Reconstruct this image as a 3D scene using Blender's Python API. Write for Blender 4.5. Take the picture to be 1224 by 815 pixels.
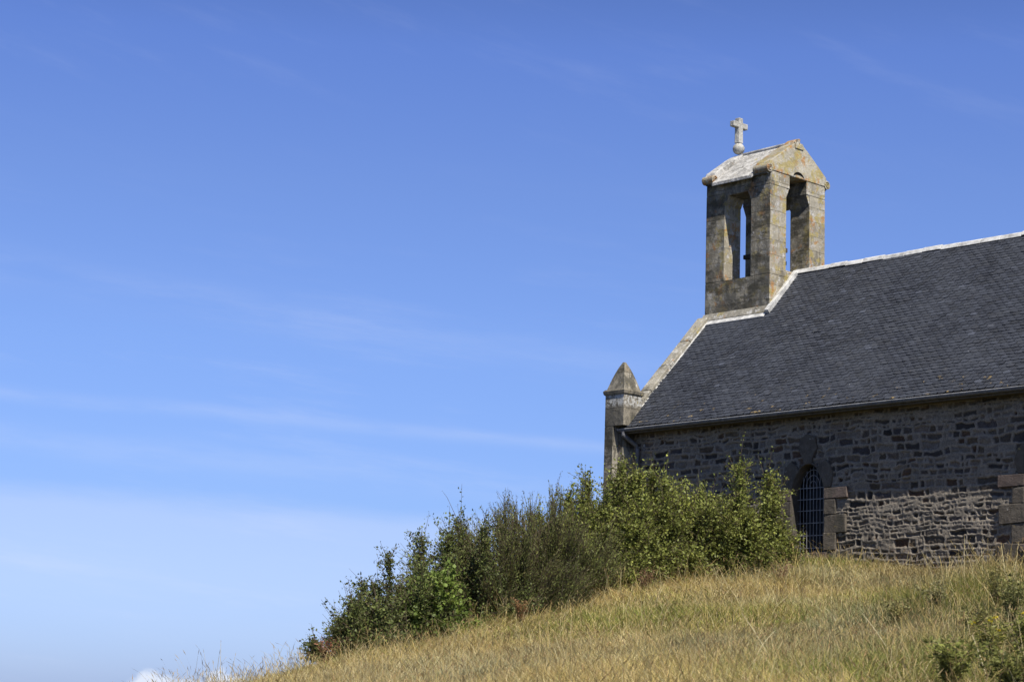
import bpy, math, random
import numpy as np
from mathutils import Vector, Matrix

for o in list(bpy.data.objects): bpy.data.objects.remove(o, do_unlink=True)
scene = bpy.context.scene
COL = scene.collection
PI = math.pi
RAD = math.radians

# ------------------------------------------------------------------ camera
F_PX, PITCH, ROLL, YAW = 2361.66, 0.181787, 0.0341093, -0.826389
CAM = np.array([26.2074, -27.0793, -5.2993])
fw = np.array([math.sin(YAW)*math.cos(PITCH), math.cos(YAW)*math.cos(PITCH), math.sin(PITCH)])
r0 = np.array([math.cos(YAW), -math.sin(YAW), 0.0]); u0 = np.cross(r0, fw)
rt = r0*math.cos(ROLL) + u0*math.sin(ROLL); up = -r0*math.sin(ROLL) + u0*math.cos(ROLL)
cd = bpy.data.cameras.new('camera'); cam = bpy.data.objects.new('camera', cd); COL.objects.link(cam)
m = Matrix(((rt[0], up[0], -fw[0], CAM[0]), (rt[1], up[1], -fw[1], CAM[1]), (rt[2], up[2], -fw[2], CAM[2]), (0, 0, 0, 1)))
cam.matrix_world = m
cd.sensor_width = 36; cd.lens = 36*F_PX/1224
cd.clip_start = 0.5; cd.clip_end = 60000
cd.dof.use_dof = True; cd.dof.focus_distance = 35.0; cd.dof.aperture_fstop = 7.1
scene.camera = cam

# ------------------------------------------------------------------ sun and sky
SUN = Vector((1.0, -0.37, 1.50)).normalized()
ld = bpy.data.lights.new('sun', 'SUN'); ld.energy = 5.0; ld.angle = RAD(0.5); ld.color = (1.0, 0.955, 0.88)
lo = bpy.data.objects.new('sun', ld); COL.objects.link(lo)
lo.rotation_euler = SUN.to_track_quat('Z', 'Y').to_euler()
W = bpy.data.worlds.new('World'); scene.world = W; W.use_nodes = True
nt = W.node_tree; nt.nodes.clear()
def wn(t, **k):
    n = nt.nodes.new(t)
    for a, b in k.items(): setattr(n, a, b)
    return n
def wm(op, a, b=None, c=None):
    n = wn('ShaderNodeMath', operation=op)
    for i, v in enumerate((a, b, c)):
        if v is None: continue
        if isinstance(v, (int, float)): n.inputs[i].default_value = v
        else: nt.links.new(v, n.inputs[i])
    return n.outputs[0]
def wdot(vec, v):
    n = wn('ShaderNodeVectorMath', operation='DOT_PRODUCT'); nt.links.new(vec, n.inputs[0]); n.inputs[1].default_value = v
    return n.outputs['Value']
sky = wn('ShaderNodeTexSky', sky_type='NISHITA'); sky.sun_disc = False
sky.sun_elevation = math.asin(SUN.z); sky.sun_rotation = math.atan2(SUN.x, SUN.y)
sky.altitude = 0; sky.air_density = 1.0; sky.dust_density = 0.35; sky.ozone_density = 2.2
tc = wn('ShaderNodeTexCoord'); D = tc.outputs['Generated']
HF = (math.sin(YAW), math.cos(YAW), 0.0); HR = (math.cos(YAW), -math.sin(YAW), 0.0)
dz = wdot(D, (0, 0, 1)); df = wdot(D, HF); dr = wdot(D, HR)
hl = wm('SQRT', wm('ADD', wm('MULTIPLY', df, df), wm('MULTIPLY', dr, dr)))
EL = wm('DIVIDE', dz, wm('MAXIMUM', hl, 0.001)); AZ = wm('ARCTAN2', dr, df)
# sky tint by elevation: pale at horizon, dimmed above view to weaken fill
ramp = wn('ShaderNodeValToRGB'); cr = ramp.color_ramp
stops = [(e/1.2, c) for e, c in [(0.0, (0.54, 0.73, 1.45)), (0.04, (0.56, 0.74, 1.38)), (0.094, (0.64, 0.765, 1.24)), (0.178, (0.76, 0.87, 1.32)), (0.263, (0.79, 0.88, 1.33)), (0.34, (0.74, 0.85, 1.39)), (0.55, (0.22, 0.30, 0.50)), (1.2, (0.13, 0.18, 0.28))]]
cr.elements[0].position = 0; cr.elements[0].color = (*stops[0][1], 1)
cr.elements[1].position = 1; cr.elements[1].color = (*stops[-1][1], 1)
for p, c in stops[1:-1]:
    e = cr.elements.new(p); e.color = (*c, 1)
nt.links.new(wm('MULTIPLY', EL, 1/1.2), ramp.inputs[0])
mul = wn('ShaderNodeMix', data_type='RGBA', blend_type='MULTIPLY'); mul.inputs[0].default_value = 1
nt.links.new(sky.outputs[0], mul.inputs[6]); nt.links.new(ramp.outputs[0], mul.inputs[7])
def wnoise(sa, se, tilt, detail=6, rough=0.55, off=0.0, dist=0.0):
    cx = wn('ShaderNodeCombineXYZ')
    nt.links.new(wm('MULTIPLY', AZ, sa), cx.inputs[0])
    nt.links.new(wm('MULTIPLY', wm('ADD', EL, wm('MULTIPLY', AZ, tilt)), se), cx.inputs[1])
    cx.inputs[2].default_value = off
    n = wn('ShaderNodeTexNoise'); n.inputs['Scale'].default_value = 1; n.inputs['Detail'].default_value = detail
    n.inputs['Roughness'].default_value = rough+0.06; n.inputs['Distortion'].default_value = dist
    nt.links.new(cx.outputs[0], n.inputs['Vector']); return n.outputs['Fac']
def smooth(v, a, b):
    n = wn('ShaderNodeMapRange', interpolation_type='SMOOTHSTEP'); nt.links.new(v, n.inputs[0])
    n.inputs[1].default_value = a; n.inputs[2].default_value = b; return n.outputs[0]
def gauss(v, w):
    q = wm('DIVIDE', v, w); return wm('EXPONENT', wm('MULTIPLY', wm('MULTIPLY', q, q), -1.0))
wav = wnoise(4, 2, 0, 4, off=9)
wob = wm('MULTIPLY', wm('SUBTRACT', wav, 0.5), 0.012)
def band(e0, slope, w, amp):       # a long thin streak of cirrus
    line = wm('ADD', wm('ADD', EL, wob), wm('MULTIPLY', AZ, -slope))
    g = gauss(wm('SUBTRACT', line, e0), w)
    return wm('MULTIPLY', wm('MULTIPLY', g, amp), smooth(wnoise(9, 50, 0.06, 7, off=e0*31), 0.33, 0.66))
c1 = band(0.1325, -0.040, 0.0035, 0.12)
c2 = band(0.108, -0.050, 0.0070, 0.12)
c3 = wm('MULTIPLY', band(0.180, -0.10, 0.010, 0.07), 1.0)
veil_e = wm('ADD', wm('ADD', EL, wm('MULTIPLY', AZ, 0.02)), wm('MULTIPLY', wm('SUBTRACT', wnoise(7, 30, 0.08, 6, off=3), 0.5), 0.022))
veil = wm('MULTIPLY', wm('SUBTRACT', 1.0, smooth(veil_e, 0.082, 0.098)), wm('MULTIPLY', smooth(veil_e, -0.01, 0.06), 0.25))
st = wm('MULTIPLY', smooth(wnoise(6, 42, 0.10, 8, 0.6, off=17), 0.50, 0.80), wm('MULTIPLY', wm('SUBTRACT', 1.0, smooth(EL, 0.13, 0.30)), 0.13))
hi = wm('MULTIPLY', smooth(wnoise(10, 40, 0.3, 7, 0.55, off=27), 0.5, 0.85), wm('MULTIPLY', smooth(EL, 0.25, 0.33), 0.06))
CL = wm('MINIMUM', wm('ADD', wm('ADD', wm('ADD', c1, c2), wm('ADD', c3, veil)), wm('ADD', st, hi)), 1.0)
mx = wn('ShaderNodeMix', data_type='RGBA'); nt.links.new(CL, mx.inputs[0]); nt.links.new(mul.outputs[2], mx.inputs[6])
mx.inputs[7].default_value = (7.3, 7.75, 9.2, 1)
# distant cumulus just above the horizon
cun = wnoise(55, 80, 0, 6, 0.55, off=41)
top_e = wm('ADD', wm('MULTIPLY', gauss(wm('ADD', AZ, 0.174), 0.013), 0.0105), wm('MULTIPLY', gauss(wm('ADD', AZ, 0.140), 0.02), 0.0110))
cum = smooth(wm('SUBTRACT', wm('ADD', top_e, wm('MULTIPLY', wm('SUBTRACT', cun, 0.5), 0.020)), EL), -0.0010, 0.0040)
cum = wm('MULTIPLY', cum, 0.85)
mx2 = wn('ShaderNodeMix', data_type='RGBA'); nt.links.new(cum, mx2.inputs[0]); nt.links.new(mx.outputs[2], mx2.inputs[6])
mx2.inputs[7].default_value = (7.6, 8.2, 9.4, 1)
bg = wn('ShaderNodeBackground'); bg.inputs[1].default_value = 0.085
wo = wn('ShaderNodeOutputWorld'); nt.links.new(mx2.outputs[2], bg.inputs[0]); nt.links.new(bg.outputs[0], wo.inputs[0])
vs = scene.view_settings; vs.view_transform = 'Standard'; vs.look = 'None'; vs.gamma = 1; vs.exposure = 0.35; vs.use_curve_mapping = False
scene.render.engine = 'CYCLES'

# ------------------------------------------------------------------ helpers
rng = np.random.default_rng(7); R = random.Random(11)
def empty(name, loc, label, cat, group=None):
    o = bpy.data.objects.new(name, None); COL.objects.link(o); o.location = loc; o.empty_display_size = 0.2
    tag(o, label, cat, group); return o
def tag(o, label=None, cat=None, group=None, kind=None):
    for k, v in (('label', label), ('category', cat), ('group', group), ('kind', kind)):
        if v: o[k] = v
    return o
def mesh_obj(name, verts, faces, mat, parent=None, smoothf=False, cols=None, colname='tint', uv=True):
    me = bpy.data.meshes.new(name)
    if isinstance(faces, dict):      # {'loops': array, 'sizes': array}
        V = np.asarray(verts, dtype=np.float32); me.vertices.add(len(V)); me.vertices.foreach_set('co', V.ravel())
        L = faces['loops'].astype(np.int32); S = faces['sizes'].astype(np.int32)
        me.loops.add(len(L)); me.loops.foreach_set('vertex_index', L)
        me.polygons.add(len(S)); me.polygons.foreach_set('loop_start', np.concatenate(([0], np.cumsum(S)[:-1])).astype(np.int32))
        me.polygons.foreach_set('loop_total', S)
        me.update(calc_edges=True)
    else:
        me.from_pydata([tuple(map(float, v)) for v in verts], [], faces); me.update()
    if smoothf: me.polygons.foreach_set('use_smooth', np.ones(len(me.polygons), dtype=bool))
    if cols is not None:
        a = me.color_attributes.new(colname, 'FLOAT_COLOR', 'POINT')
        c = np.ones((len(me.vertices), 4), dtype=np.float32); c[:, :3] = cols; a.data.foreach_set('color', c.ravel())
    o = bpy.data.objects.new(name, me); COL.objects.link(o)
    if mat: me.materials.append(mat)
    if uv: box_uv(me)
    if parent:
        o.parent = parent; o.matrix_parent_inverse = Matrix.Identity(4)
        p = parent; off = Vector((0, 0, 0))
        while p: off += p.location; p = p.parent
        me.transform(Matrix.Translation(-off))
    return o
def box_uv(me):
    n = len(me.loops)
    if n > 300000: return
    co = np.empty(len(me.vertices)*3, dtype=np.float32); me.vertices.foreach_get('co', co); co = co.reshape(-1, 3)
    vi = np.empty(n, dtype=np.int32); me.loops.foreach_get('vertex_index', vi)
    nr = np.empty(len(me.polygons)*3, dtype=np.float32); me.polygons.foreach_get('normal', nr); nr = np.abs(nr.reshape(-1, 3))
    tot = np.empty(len(me.polygons), dtype=np.int32); me.polygons.foreach_get('loop_total', tot)
    ax = np.repeat(np.argmax(nr, axis=1), tot); c = co[vi]
    uv = np.where((ax == 0)[:, None], c[:, [1, 2]], np.where((ax == 1)[:, None], c[:, [0, 2]], c[:, [0, 1]]))
    l = me.uv_layers.new(name='UVMap'); l.data.foreach_set('uv', uv.astype(np.float32).ravel())
class MB:
    def __init__(s): s.v = []; s.f = []
    def add(s, vs, fs):
        b = len(s.v); s.v += [tuple(v) for v in vs]; s.f += [tuple(b+i for i in f) for f in fs]
    def box(s, x0, x1, y0, y1, z0, z1):
        s.add([(x0,y0,z0),(x1,y0,z0),(x1,y1,z0),(x0,y1,z0),(x0,y0,z1),(x1,y0,z1),(x1,y1,z1),(x0,y1,z1)],
              [(0,3,2,1),(4,5,6,7),(0,1,5,4),(1,2,6,5),(2,3,7,6),(3,0,4,7)])
    def rough_box(s, x0, x1, y0, y1, z0, z1, j=0.008):
        vs = [(x0,y0,z0),(x1,y0,z0),(x1,y1,z0),(x0,y1,z0),(x0,y0,z1),(x1,y0,z1),(x1,y1,z1),(x0,y1,z1)]
        s.add([tuple(c+R.uniform(-j, j) for c in v) for v in vs], [(0,3,2,1),(4,5,6,7),(0,1,5,4),(1,2,6,5),(2,3,7,6),(3,0,4,7)])
    def prism(s, poly, axis, a, b):     # poly: list of (p,q) in the plane perpendicular to axis, extruded from a to b
        n = len(poly)
        def mk(p, q, t): return (t, p, q) if axis == 'x' else ((p, t, q) if axis == 'y' else (p, q, t))
        s.add([mk(p, q, a) for p, q in poly] + [mk(p, q, b) for p, q in poly],
              [tuple(range(n))[::-1], tuple(range(n, 2*n))] + [(i, (i+1) % n, n+(i+1) % n, n+i) for i in range(n)])
    def tube(s, pts, rad, seg=8, cap=True):
        pts = [Vector(p) for p in pts]; n = len(pts); rs = rad if isinstance(rad, (list, tuple)) else [rad]*n
        b = len(s.v); ref = Vector((0, 0, 1))
        for i, p in enumerate(pts):
            t = (pts[min(i+1, n-1)] - pts[max(i-1, 0)]).normalized()
            a = t.cross(ref if abs(t.dot(ref)) < 0.9 else Vector((1, 0, 0))).normalized(); c = t.cross(a)
            for k in range(seg):
                an = 2*PI*k/seg; s.v.append(tuple(p + (a*math.cos(an) + c*math.sin(an))*rs[i]))
        for i in range(n-1):
            for k in range(seg):
                s.f.append((b+i*seg+k, b+i*seg+(k+1) % seg, b+(i+1)*seg+(k+1) % seg, b+(i+1)*seg+k))
        if cap: s.f.append(tuple(b+k for k in range(seg))[::-1]); s.f.append(tuple(b+(n-1)*seg+k for k in range(seg)))
    def build(s, name, mat, parent=None, bevel=0, smoothf=False, seg=2):
        import bmesh
        o = mesh_obj(name, s.v, s.f, mat, parent, smoothf)
        bm = bmesh.new(); bm.from_mesh(o.data); bmesh.ops.recalc_face_normals(bm, faces=bm.faces); bm.to_mesh(o.data); bm.free()
        if bevel:
            md = o.modifiers.new('bevel', 'BEVEL'); md.width = bevel; md.segments = seg; md.limit_method = 'ANGLE'; md.angle_limit = RAD(35)
        return o

# value noise in numpy
def vnoise(x, y, seed=0):
    xi = np.floor(x).astype(np.int64); yi = np.floor(y).astype(np.int64); fx = x-xi; fy = y-yi
    fx = fx*fx*(3-2*fx); fy = fy*fy*(3-2*fy)
    def h(a, b):
        n = (a*374761393 + b*668265263 + seed*1442695041) & 0x7fffffff
        n = ((n ^ (n >> 13))*1274126177) & 0x7fffffff
        return ((n ^ (n >> 16)) & 0xffff)/65535.0
    return (h(xi, yi)*(1-fx)+h(xi+1, yi)*fx)*(1-fy) + (h(xi, yi+1)*(1-fx)+h(xi+1, yi+1)*fx)*fy
def fbm(x, y, seed=0, octv=4):
    s = 0; a = 0.5; t = 0
    for i in range(octv):
        s = s + a*vnoise(x*2**i, y*2**i, seed+i*17); t += a; a *= 0.5
    return s/t

# ------------------------------------------------------------------ materials
class NT:
    def __init__(s, name, rough=0.9, spec=0.2):
        s.m = bpy.data.materials.new(name); s.m.use_nodes = True; s.t = s.m.node_tree
        s.b = s.t.nodes['Principled BSDF']; s.b.inputs['Roughness'].default_value = rough
        s.b.inputs['Specular IOR Level'].default_value = spec
    def n(s, t, **k):
        x = s.t.nodes.new(t)
        for a, b in k.items(): setattr(x, a, b)
        return x
    def l(s, a, b): s.t.links.new(a, b)
    def coord(s, kind='Object'): return s.n('ShaderNodeTexCoord').outputs[kind]
    def noise(s, vec, scale, detail=5, rough=0.55, sc=None, w=None):
        x = s.n('ShaderNodeTexNoise'); x.inputs['Scale'].default_value = scale; x.inputs['Detail'].default_value = detail; x.inputs['Roughness'].default_value = rough
        if sc or w:
            mp = s.n('ShaderNodeMapping'); mp.inputs['Scale'].default_value = sc or (1, 1, 1); mp.inputs['Location'].default_value = w or (0, 0, 0)
            s.l(vec, mp.inputs[0]); vec = mp.outputs[0]
        s.l(vec, x.inputs['Vector']); return x.outputs['Fac']
    def ramp(s, f, a, b, lo=0.0, hi=1.0):
        x = s.n('ShaderNodeMapRange', interpolation_type='SMOOTHSTEP'); s.l(f, x.inputs[0])
        for i, v in zip((1, 2, 3, 4), (a, b, lo, hi)): x.inputs[i].default_value = v
        return x.outputs[0]
    def math(s, op, a, b=0.0):
        x = s.n('ShaderNodeMath', operation=op)
        for i, v in enumerate((a, b)):
            if isinstance(v, (int, float)): x.inputs[i].default_value = v
            else: s.l(v, x.inputs[i])
        return x.outputs[0]
    def mix(s, f, a, b, blend='MIX'):
        x = s.n('ShaderNodeMix', data_type='RGBA', blend_type=blend)
        if isinstance(f, (int, float)): x.inputs[0].default_value = f
        else: s.l(f, x.inputs[0])
        for i, v in ((6, a), (7, b)):
            if isinstance(v, tuple): x.inputs[i].default_value = (*v, 1)
            else: s.l(v, x.inputs[i])
        return x.outputs[2]
    def bump(s, h, strength, dist, prev=None):
        x = s.n('ShaderNodeBump'); x.inputs['Strength'].default_value = strength; x.inputs['Distance'].default_value = dist
        s.l(h, x.inputs['Height'])
        if prev is not None: s.l(prev, x.inputs['Normal'])
        return x.outputs[0]
    def done(s, col, nrm=None):
        if isinstance(col, tuple): s.b.inputs['Base Color'].default_value = (*col, 1)
        else: s.l(col, s.b.inputs['Base Color'])
        if nrm is not None: s.l(nrm, s.b.inputs['Normal'])
        return s.m

def granite(name, base=(0.36, 0.31, 0.23), dark=(0.14, 0.125, 0.10), orange=0.5, yellow=0.5, white=0.5, black=0.5, blocks=True, bw=0.52, bh=0.30, seed=0.0, shade_algae=0.0, crust=None):
    s = NT(name, 0.92, 0.12); P = s.coord()
    big = s.noise(P, 2.2, 6, 0.6, w=(seed, 0, 0)); fine = s.noise(P, 55, 6, 0.75); med = s.noise(P, 11, 7, 0.7, w=(0, seed, 3))
    col = s.mix(s.ramp(big, 0.36, 0.64), tuple(c*0.70 for c in base), base)
    col = s.mix(s.ramp(med, 0.45, 0.68, 0, 0.7), col, tuple(min(1, c*1.28) for c in base))
    col = s.mix(s.ramp(fine, 0.47, 0.36, 0, 0.6), col, dark)
    h = s.math('ADD', s.math('MULTIPLY', fine, 0.5), s.math('MULTIPLY', med, 1.3))
    if blocks:
        uv = s.coord('UV'); wv = s.n('ShaderNodeVectorMath', operation='ADD'); nz = s.n('ShaderNodeTexNoise'); nz.inputs['Scale'].default_value = 6
        sb = s.n('ShaderNodeVectorMath', operation='MULTIPLY_ADD'); s.l(P, nz.inputs['Vector']); s.l(nz.outputs['Color'], sb.inputs[0]); sb.inputs[1].default_value = (0.02, 0.02, 0); sb.inputs[2].default_value = (-0.01, -0.01, 0)
        s.l(uv, wv.inputs[0]); s.l(sb.outputs[0], wv.inputs[1])
        br = s.n('ShaderNodeTexBrick'); s.l(wv.outputs[0], br.inputs['Vector'])
        for k, v in (('Scale', 1.0), ('Mortar Size', 0.006), ('Mortar Smooth', 0.4), ('Brick Width', bw), ('Row Height', bh)): br.inputs[k].default_value = v
        br.inputs['Color1'].default_value = (0.70, 0.66, 0.60, 1); br.inputs['Color2'].default_value = (1.15, 1.13, 1.10, 1); br.inputs['Mortar'].default_value = (0.60, 0.57, 0.52, 1)
        br.offset = 0.5
        col = s.mix(0.8, col, br.outputs['Color'], 'MULTIPLY')
        h = s.math('ADD', h, s.math('MULTIPLY', br.outputs['Fac'], -1.1))
    # growths, each with a shape of its own: black algae, white crust, yellow and orange lichen
    a = s.noise(P, 3.1, 8, 0.7, sc=(1, 1, 0.45), w=(5+seed, 0, 0)); col = s.mix(s.ramp(a, 0.60-0.14*black, 0.66-0.08*black, 0, 0.8*min(1, black*1.5)), col, (0.075, 0.07, 0.055))
    a = s.noise(P, 6.5, 9, 0.78, w=(0, 11+seed, 0)); col = s.mix(s.ramp(a, 0.64-0.14*white, 0.69-0.12*white, 0, 0.75), col, (0.60, 0.58, 0.54))
    a = s.noise(P, 3.6, 9, 0.74, w=(0, 0, 21+seed)); col = s.mix(s.ramp(a, 0.62-0.12*yellow, 0.69-0.12*yellow, 0, 0.72), col, (0.42, 0.33, 0.10))
    a = s.noise(P, 3.0, 9, 0.76, w=(31+seed, 0, 7)); col = s.mix(s.ramp(a, 0.63-0.12*orange, 0.69-0.11*orange, 0, 0.8), col, (0.44, 0.21, 0.06))
    if shade_algae:      # algae blotches plus shade painted on the sides turned from the sun
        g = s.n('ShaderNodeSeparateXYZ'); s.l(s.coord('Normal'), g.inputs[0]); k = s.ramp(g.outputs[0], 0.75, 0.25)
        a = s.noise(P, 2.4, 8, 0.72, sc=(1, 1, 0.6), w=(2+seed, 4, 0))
        col = s.mix(s.math('MULTIPLY', k, s.ramp(a, 0.40, 0.56, shade_algae*0.30, shade_algae*0.95)), col, (0.095, 0.090, 0.076))
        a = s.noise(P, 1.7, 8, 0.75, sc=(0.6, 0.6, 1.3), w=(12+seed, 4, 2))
        col = s.mix(s.math('MULTIPLY', k, s.ramp(a, 0.50, 0.57, 0, 0.8*shade_algae)), col, (0.055, 0.050, 0.036))
    if crust:      # a band of crusty white lichen under a ledge
        g = s.n('ShaderNodeSeparateXYZ'); s.l(P, g.inputs[0]); a = s.noise(P, 16, 8, 0.75, w=(3, 0, 0))
        k = s.math('MULTIPLY', s.ramp(g.outputs[2], crust[0]-0.05, crust[0]+0.05), s.ramp(g.outputs[2], crust[1]+0.02, crust[1]-0.02))
        col = s.mix(s.math('MULTIPLY', k, s.ramp(a, 0.44, 0.56, 0, 0.85)), col, (0.56, 0.55, 0.51))
    return s.done(col, s.bump(h, 0.9, 0.02))

M = {}
M['ashlar'] = granite('lichened_ashlar', orange=0.62, yellow=0.85, white=0.75, black=0.45, base=(0.46, 0.42, 0.33), dark=(0.19, 0.17, 0.135), shade_algae=0.86)
M['gable'] = granite('lichened_gable_stone', orange=0.9, yellow=1.15, white=0.7, black=0.2, base=(0.50, 0.45, 0.34), blocks=False, seed=4.0, shade_algae=0.35)
M['coping'] = granite('coping_stone', base=(0.43, 0.41, 0.35), orange=0.25, yellow=0.4, white=0.7, black=0.45, bw=0.9, bh=3.0)
M['pinnacle'] = granite('pinnacle_stone', base=(0.34, 0.31, 0.25), dark=(0.12, 0.11, 0.09), orange=0.05, yellow=0.3, white=0.3, black=0.85, bw=0.6, bh=0.36, seed=9.0, shade_algae=0.9, crust=(3.36, 3.57))
M['dressing'] = granite('window_dressing_stone', base=(0.135, 0.115, 0.09), dark=(0.06, 0.052, 0.042), orange=0.0, yellow=0.0, white=0.1, black=0.6, blocks=False, seed=2.0)
M['red_stone'] = granite('reddish_stone', base=(0.155, 0.12, 0.10), dark=(0.08, 0.06, 0.05), orange=0.1, yellow=0, white=0.15, black=0.5, blocks=False)
M['turret_slab'] = granite('pale_roof_slabs', base=(0.46, 0.46, 0.45), dark=(0.22, 0.22, 0.22), orange=0.25, yellow=0.15, white=1.2, black=0.35, bw=0.55, bh=9, seed=6.0)
def flat_mat(name, c, rough=0.5, metal=0.0, spec=0.3, var=0.25, sc=12):
    s = NT(name, rough, spec); s.b.inputs['Metallic'].default_value = metal
    f = s.noise(s.coord(), sc, 6, 0.65)
    col = s.mix(s.ramp(f, 0.3, 0.7), tuple(x*(1-var) for x in c), tuple(min(1, x*(1+var)) for x in c))
    return s.done(col, s.bump(f, 0.3, 0.004))
M['lead'] = flat_mat('pale_cement_and_lead', (0.52, 0.51, 0.48), 0.7, 0, 0.2, 0.38, 7)
M['zinc'] = flat_mat('weathered_zinc', (0.13, 0.13, 0.135), 0.6, 0.2, 0.4)
M['iron'] = flat_mat('grey_painted_iron', (0.26, 0.26, 0.26), 0.6, 0.2, 0.3)
M['glass'] = flat_mat('dark_window_glass', (0.006, 0.006, 0.007), 0.35, 0, 0.12, 0.2, 6)
M['lip'] = flat_mat('bare_zinc_lip', (0.38, 0.38, 0.38), 0.5, 0.3, 0.4)
M['timber'] = flat_mat('dark_weathered_timber', (0.09, 0.075, 0.06), 0.8, 0, 0.2)
M['soffit'] = flat_mat('dark_timber_eave', (0.10, 0.085, 0.06), 0.85, 0, 0.15)
M['cross'] = granite('pale_cross_stone', base=(0.52, 0.50, 0.44), dark=(0.32, 0.3, 0.26), orange=0.1, yellow=0.1, white=0.7, black=0.05, blocks=False, seed=3.0)
def attr_mat(name, rough=0.9, spec=0.15, bump=None, trans=0.0, extra=None):
    s = NT(name, rough, spec); a = s.n('ShaderNodeVertexColor', layer_name='tint'); col = a.outputs[0]
    nrm = None
    if bump: 
        f = s.noise(s.coord(), bump[0], 6, 0.7); nrm = s.bump(f, bump[1], bump[2])
        col = s.mix(s.ramp(f, 0.35, 0.65), s.mix(1.0, col, (0.72, 0.72, 0.72), 'MULTIPLY'), s.mix(1.0, col, (1.25, 1.25, 1.25), 'MULTIPLY'))
    if extra: col = extra(s, col)
    m = s.done(col, nrm)
    if trans:
        tr = s.n('ShaderNodeBsdfTranslucent'); s.l(col, tr.inputs[0]); ms = s.n('ShaderNodeMixShader'); ms.inputs[0].default_value = trans
        out = s.t.nodes['Material Output']; s.l(s.b.outputs[0], ms.inputs[1]); s.l(tr.outputs[0], ms.inputs[2]); s.l(ms.outputs[0], out.inputs['Surface'])
    return m
M['rubble'] = attr_mat('rubble_masonry', 0.95, 0.1, (45, 0.7, 0.01))
def slate_extra(s, col):
    P = s.coord()
    a = s.noise(P, 1.3, 7, 0.65); col = s.mix(s.ramp(a, 0.42, 0.62, 0, 0.35), col, (0.064, 0.070, 0.084))
    a = s.noise(P, 9, 7, 0.7, w=(0, 0, 3)); col = s.mix(s.ramp(a, 0.695, 0.72, 0, 0.8), col, (0.42, 0.43, 0.43))
    a = s.noise(P, 5.5, 7, 0.7, w=(3, 8, 0)); b = s.noise(P, 60, 3, 0.5)
    geo = s.n('ShaderNodeSeparateXYZ'); s.l(P, geo.inputs[0])
    low = s.ramp(geo.outputs[2], 3.6, 2.75)       # lichens gather on the lowest courses
    col = s.mix(s.math('MULTIPLY', s.math('MULTIPLY', s.ramp(a, 0.61, 0.65), s.ramp(b, 0.30, 0.45)), low), col, (0.38, 0.27, 0.10))
    return col
M['slate'] = attr_mat('slates', 0.62, 0.35, (25, 0.5, 0.006), extra=slate_extra)
M['leaf'] = attr_mat('leaves', 0.5, 0.28, trans=0.34)
M['grass'] = attr_mat('dry_grass', 0.7, 0.2, trans=0.25)
M['bark'] = flat_mat('grey_brown_bark', (0.11, 0.085, 0.06), 0.9, 0, 0.1)
s_ = NT('hill_turf', 1.0, 0.05); P_ = s_.coord()
c_ = s_.mix(s_.ramp(s_.noise(P_, 0.35, 6, 0.6), 0.4, 0.62), (0.15, 0.12, 0.055), (0.09, 0.095, 0.04))
c_ = s_.mix(s_.ramp(s_.noise(P_, 14, 6, 0.7), 0.4, 0.62), s_.mix(1.0, c_, (0.6, 0.6, 0.6), 'MULTIPLY'), c_)
M['turf'] = s_.done(c_, s_.bump(s_.noise(P_, 20, 5, 0.7), 1.0, 0.08))
s_ = NT('sea_water', 0.25, 0.5); P_ = s_.coord()
M['sea'] = s_.done((0.03, 0.07, 0.12), s_.bump(s_.noise(P_, 0.3, 4, 0.6), 0.3, 0.3))

# ------------------------------------------------------------------ terrain (heights from surveyed points, thin-plate spline)
def survey(x, y, d):
    v = fw*F_PX + rt*(x-612) - up*(y-407.5); v = v/math.hypot(v[0], v[1]); return CAM + v*d
pts = [survey(*a) for a in [
    (1224,815,11.5),(1000,815,12.5),(800,815,14),(600,815,16),(450,815,18),(300,815,20.5),
    (262,810,23.5),(310,797,25),(350,786,26),(390,777,27),
    (450,776,28.5),(520,764,29.5),(600,752,30.5),(650,734,31.3),(700,712,32.2),(800,700,32.8),(850,690,33.2),(900,680,33.8),(945,671,34.3),
    (560,790,24),(700,765,26),(900,742,26),(1100,742,22),(1224,735,19.5),(1224,695,26),(1000,705,31),(850,785,18),
]]
pts += [np.array(p) for p in [(4,.3,-2.66),(6,.3,-2.72),(8.2,.3,-2.72),(12,.3,-2.7),(2,.3,-2.75),(0,.0,-2.85),(-1,-.5,-3.1),(16,0,-2.7),(16,7,-2.7),(5,7,-2.7),(0,7,-3.1),(-5,4,-4.2),(-4,-2,-3.9),
     (26.2,-27.1,-7.0),(31,-23,-6.4),(22,-32,-7.4),(34,-34,-7.6),(24,-12,-4.6),(28,-8,-4.2)]]
pts += [survey(60,815,d)-np.array([0,0,h]) for d, h in ((16,.3),(22,.5),(28,1.3),(36,3.2))]
pts += [survey(250,812,d)-np.array([0,0,h]) for d, h in ((28,.5),(34,2.0),(42,5))]
pts += [survey(400,775,d)-np.array([0,0,h]) for d, h in ((31,.45),(38,2.6),(46,5.5))]
pts += [survey(600,745,d)-np.array([0,0,h]) for d, h in ((35,.5),(42,2.5))]
pts = np.array(pts); _rel = pts-CAM; _az = np.arctan2(_rel@np.array([*HR]), _rel@np.array([*HF]))
_k = np.clip((_az+0.085)/0.05, 0, 1); pts[:, 2] -= 0.26 - 0.21*_k + 0.17*np.clip((_az-0.17)/0.07, 0, 1)
def tps_fit(X, z, lam=0.03):
    n = len(X); d = np.linalg.norm(X[:, None]-X[None], axis=2); K = d*d*np.log(d+1e-9) + np.eye(n)*lam*30
    Pm = np.hstack([np.ones((n, 1)), X]); A = np.block([[K, Pm], [Pm.T, np.zeros((3, 3))]])
    return np.linalg.solve(A, np.concatenate([z, np.zeros(3)]))
TW = tps_fit(pts[:, :2], pts[:, 2])
HC = np.array([10.0, -8.0])
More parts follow.
